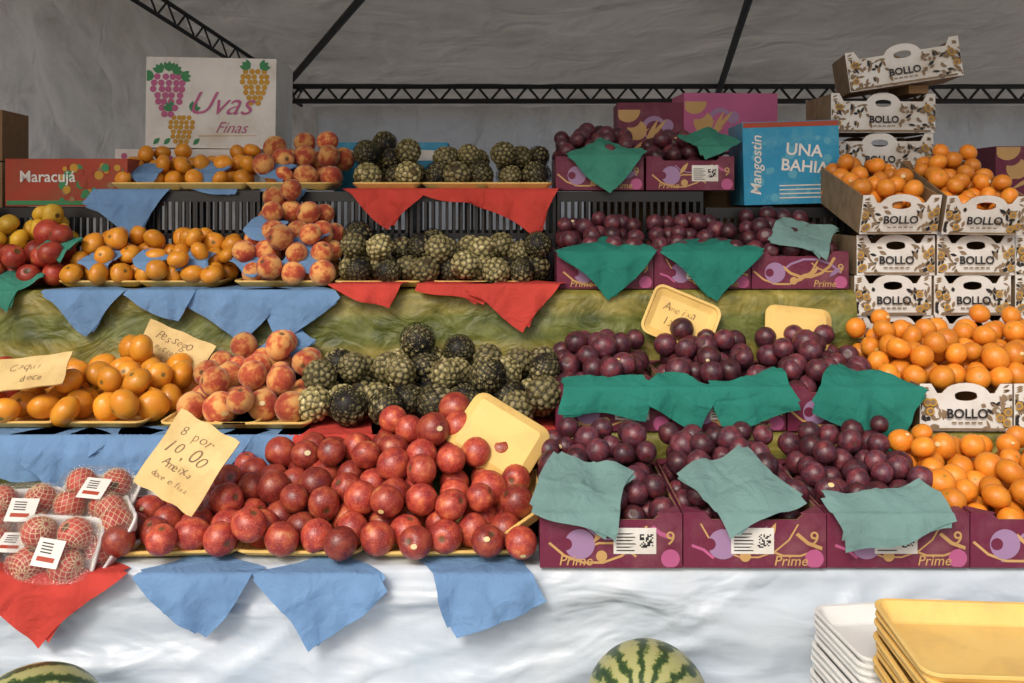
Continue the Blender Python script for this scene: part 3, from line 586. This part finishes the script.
# ================================================================= ROW 4
for x in (-1.36,-.855,-.35,.155): obj('plastic_crate',BC,T(x,3.08,R3+.004)@R(random.uniform(-1,1),'Z'))
for x in (-1.87,.665): obj('plastic_crate',BC2,T(x,3.09,R3+.004))
R4=R3+.312
for x,w in ((-1.25,.26),(-1.03,.25),(-.77,.3),(-.43,.24),(-.19,.24),(.02,.24)): tray(x,3.2,R4+.003,w,.24,.025)
heap('persimmon_pile',[M_pers,M_stick],B_pers,.033,-1.375,-1.135,3.09,3.34,R4+.01,lambda x,y:R4+.01+lerp(y,[3.09,3.2,3.3],[.065,.13,.17]))
heap('persimmon_pile',[M_pers,M_stick],B_pers,.033,-1.13,-.91,3.09,3.34,R4+.01,lambda x,y:R4+.01+lerp(y,[3.09,3.2,3.3],[.065,.13,.17]))
heap('peach_pile',[M_peach,M_stick],B_stone,.041,-.905,-.585,3.09,3.36,R4+.01,lambda x,y:R4+.01+lerp(y,[3.09,3.2,3.3],[.085,.17,.235])*(1-abs(x+.745)*.8),stick=.1)
for a,b in ((-.55,-.31),(-.30,-.07),(-.065,.14)):
    heap('custard_apple_pile',[M_cust,M_net],B_cust,.044,a,b,3.085,3.36,R4+.01,lambda x,y:R4+.01+lerp(y,[3.09,3.2,3.3],[.09,.165,.20]),net=.3)
for i,(px,s,rt,of) in enumerate(((130,.22,35,.02),(210,.21,8,-.09),(285,.19,20,-.07))): napkin('paper_napkin',M_blue,X(px,3.07),3.075,R4+.002,s,rt,of,0,5,100+i)
for px,z in ((145,.06),(205,.06),(275,.07)): napkin('paper_napkin',M_blue,X(px,3.13),3.15,R4+z,.10,25,-.01,25,8,int(px))
for i,(px,s,rt,of) in enumerate(((388,.24,42,-.02),(455,.235,10,-.07),(520,.26,30,-.01))): napkin('paper_napkin',M_red,X(px,3.07),3.072,R4+.004,s,rt,of,0,5,110+i)
for k in range(2):
    x=.15+.31*k; prime(x,3.08,R4+.002,[2,0][k])
    heap('plum_pile',[M_plum,M_stick],B_small,.030,x+.008,x+.292,3.09,3.4,R4+.01,lambda x_,y:lerp(y,[3.08,3.2,3.4],[1.805,1.88,1.93-.04*k])+.02*math.sin((x_-x)*10.4),stick=.07)
napkin('paper_napkin',M_dgreen,X(606,3.07),3.074,R4+.122,.205,42,.0,20,5,120)
napkin('paper_napkin',M_dgreen,X(712,3.1),3.10,R4+.15,.16,60,-.05,26,5,121)
# ---- cartons
def grapes(mb,x,z,s,mat,seed):
    rg=random.Random(seed)
    for r in range(7):
        n=[4,5,5,4,4,3,2][r]
        for i in range(n): disk(mb,x+(i-(n-1)/2)*s*1.08+rg.uniform(-.15,.15)*s,z-r*s*.95,s*.50,mat,-.001-.00002*(r*7+i),14)
def uvas(mb):
    grapes(mb,.085,.27,.025,2,1); grapes(mb,.135,.115,.019,3,2); grapes(mb,.41,.295,.021,3,3)
    for x,z,r in ((.06,.285,2.2),(.085,.29,1.5),(.10,.285,.6),(.13,.27,.1),(.03,.27,3.0),(.39,.305,2.4),(.43,.305,.7),(.17,.14,.9),(.10,.14,2.2)):
        for dr in (-.5,0,.5): leafp(mb,x,z,.04,.010,r+dr,4,-.0018-.0002*dr,clip=(.003,.487,.003,.342))
    for x in (.03,.07,.18): leafp(mb,x,.012,.035,.009,.8,4,-.0014)
    ptext(mb,'Uvas',.275,.13,.125,2,-.003,.5,-.0006); ptext(mb,'Finas',.32,.06,.06,2,-.003,.5,-.0004)
    quad(mb,[(.2,.045),(.42,.05),(.42,.0515),(.2,.048)],3,-.0012)
carton('grape_carton',.49,.3,.345,[M_white,M_brown,M_pink,M_ochre,M_grn],uvas,T(X(143,3.4),3.42,Z(147,3.4))@R(2,'Z')@R(.8,'Y'))
def lowb(mb):
    rg=random.Random(3)
    for k in range(14): disk(mb,rg.uniform(.03,.37),rg.uniform(.04,.15),.012,2,-.001-.0001*k,12)
    for k in range(8): leafp(mb,rg.uniform(.03,.35),rg.uniform(.04,.14),.03,.008,rg.uniform(0,6),3,-.003-.0001*k)
carton('grape_carton',.47,.3,Z(148,3.4)-R4-.006,[M_white,M_brown,M_pink,M_grn],lowb,T(X(115,3.4),3.40,R4+.002)@R(2,'Z'))
def mar(mb):
    ptext(mb,'Maracujá',.15,.085,.055,2,-.003,offs=.0008)
    rg=random.Random(5)
    for k in range(40): disk(mb,rg.uniform(.2,.41),rg.uniform(.015,.14),rg.uniform(.008,.018),[1,0,3,4][k%4],-.001-.00005*k,12)
    quad(mb,[(.005,.005),(.42,.005),(.42,.02),(.005,.02)],3,-.0012)
carton('passion_fruit_carton',.43,.3,.165,[M_redc,M_ochre,M_white,M_grn,M_brown],mar,T(X(2,3.1),3.12,R3+.258)@R(-2,'Z'))
carton('fruit_carton',.3,.25,.19,[M_brown,M_redc,M_white],lambda mb:quad(mb,[(.02,.03),(.27,.03),(.27,.12),(.02,.12)],1),T(-2.19,3.3,1.795)@R(8,'Z'))
carton('fruit_carton',.32,.25,.42,[M_brown,M_redc,M_white],lambda mb:None,T(-2.20,3.28,R3+.0)@R(8,'Z'))
def bah(mb):
    ptext(mb,'UNA',.205,.165,.058,2,-.002,offs=.001,rot=-6); ptext(mb,'BAHIA',.205,.11,.056,2,-.002,offs=.001,rot=-6); ptext(mb,'Mangostin',.06,.135,.05,2,-.002,.2,.0005,rot=88)
    quad(mb,[(.002,.266),(.323,.266),(.323,.283),(.002,.283)],3,-.0012)
    rg=random.Random(8)
    for k in range(34): disk(mb,rg.uniform(.02,.30),rg.uniform(.02,.25),rg.uniform(.006,.018),4 if k%3 else 0,-.0005-.00003*k,14)
    for k in range(4): quad(mb,[(.12,.02+k*.014),(.28,.02+k*.014),(.28,.024+k*.014),(.12,.024+k*.014)],2,-.0018)
M_cy2=surf('pale_blue_print',(.12,.42,.57))
carton('mangosteen_carton',.325,.26,.285,[M_cyan,M_brown,M_white,M_redc,M_cy2],bah,T(X(746,3.08),3.1,R3+.262)@R(-3,'Z')@R(-1.5,'Y'))
def pur(mb):
    rg=random.Random(11)
    for k in range(7): disk(mb,rg.uniform(.03,.28),rg.uniform(.03,.2),rg.uniform(.02,.05),[2,0,3][k%3],-.0006-.0002*k,22,clip=(.003,.297,.003,.197))
    for k in range(4): leafp(mb,rg.uniform(.02,.2),rg.uniform(.02,.1),.12,.008,rg.uniform(.5,1.2),3,-.0021-.0001*k,clip=(.003,.297,.003,.197))
    ptext(mb,'Prime',.2,.03,.05,3,-.003,.2)
carton('stone_fruit_carton',.3,.2,.225,[M_mag,M_brown,M_lav,M_gold],pur,T(X(618,3.5),3.52,Z(160,3.5))@R(-2,'Z'))
carton('stone_fruit_carton',.37,.2,.23,[M_pink,M_brown,M_lav,M_gold],pur,T(X(684,3.5),3.5,Z(152,3.5))@R(3,'Z'))
mb=MB()
for k in range(4): mb.box(X(600,3.5),X(800,3.5),3.45,3.85,R4-.31+.002+k*.1,R4-.31+.1+k*.1,0)
mb.box(X(610,3.5),X(790,3.5),3.5,3.8,R4+.091,Z(160,3.5)-.002,0)
mb.build('cardboard_stack',[M_brown])
for px,w in ((333,.2),(408,.15)): carton('blue_carton',w,.12,.19,[M_cyan,M_white],lambda mb:quad(mb,[(.01,.12),(.1,.12),(.1,.16),(.01,.16)],1),T(X(px,3.45),3.47,R4))
carton('stone_fruit_carton',.3,.2,.2,[M_mag,M_brown,M_lav,M_gold],pur,T(X(1003,3.3),3.35,Z(200,3.3))@R(-4,'Z'))
for k in range(3): carton('cardboard_box',.3,.2,.2,[M_brown],lambda mb:None,T(X(1003,3.3),3.35,R2+.004+k*.202))
# ================================================================= FRONT SHELF
def melon(x,y,z,a,b,M):
    base=uvs(40,26,lambda D:(1/np.sqrt((D[:,0]/a)**2+(D[:,1]/b)**2+(D[:,2]/b)**2),np.ones(len(D))))
    mb=MB(); mb.add(base[0],base[1],0); mb.tube((a-.004,0,0),(a+.012,.002,.004),.004,1,n=6)
    mb.build('watermelon',[M_melon,M_wood],True,T(x,y,z)@M)
melon(X(647,1.725),1.715,.565+.118,.132,.119,R(78,'Z')@R(32,'Y'))
melon(X(38,1.72),1.70,.565+.10,.125,.10,R(30,'Z'))
melon(X(525,1.70),1.64,.565+.075,.09,.077,R(60,'Z'))
melon(X(770,1.72),1.60,.565+.068,.09,.07,R(20,'Z'))
for k in range(9): tray(0,0,0,.32,.25,.035,M=T(.785+random.uniform(-.004,.004),1.455,.802+.0135*k)@R(-3+random.uniform(-1.5,1.5),'Z')@R(1,'X'))
for k in range(18): tray(0,0,0,.30,.22,.035,M_foamW,M=T(.745+random.uniform(-.003,.003)+.001*k,1.72,.569+.0135*k)@R(6+random.uniform(-1,1),'Z'))
for k in range(14): tray(0,0,0,.31,.24,.035,M_foamW,M=T(.77+random.uniform(-.003,.003),1.455,.569+.0143*k)@R(2+random.uniform(-1,1),'Z'))
# ================================================================= LIGHT + CAMERA
w=bpy.data.worlds.new('World'); S.world=w; w.use_nodes=True; nt=w.node_tree; bg=nt.nodes['Background']; sk=nt.nodes.new('ShaderNodeTexSky'); sk.sky_type='NISHITA'; sk.sun_disc=False
sk.sun_elevation=math.radians(42); sk.sun_rotation=math.radians(205); sk.dust_density=5; sk.ozone_density=.6; nt.links.new(sk.outputs[0],bg.inputs[0]); bg.inputs[1].default_value=.15
l=bpy.data.lights.new('sun','SUN'); l.energy=1.5; l.angle=math.radians(18); l.color=(1,.965,.91); lo=bpy.data.objects.new('sun',l); S.collection.objects.link(lo); lo.matrix_world=R(-25,'Z')@R(48,'X')
cam=bpy.data.cameras.new('camera'); cam.lens=900/1024*36; cam.sensor_width=36; cam.shift_y=-(341.5-200)/1024; cam.clip_end=500; cam.clip_start=.05
co=bpy.data.objects.new('camera',cam); S.collection.objects.link(co); co.location=(0,0,EYE); co.rotation_euler=(math.pi/2,0,0); S.camera=co
S.view_settings.view_transform='Standard'; S.view_settings.look='None'; S.view_settings.exposure=0
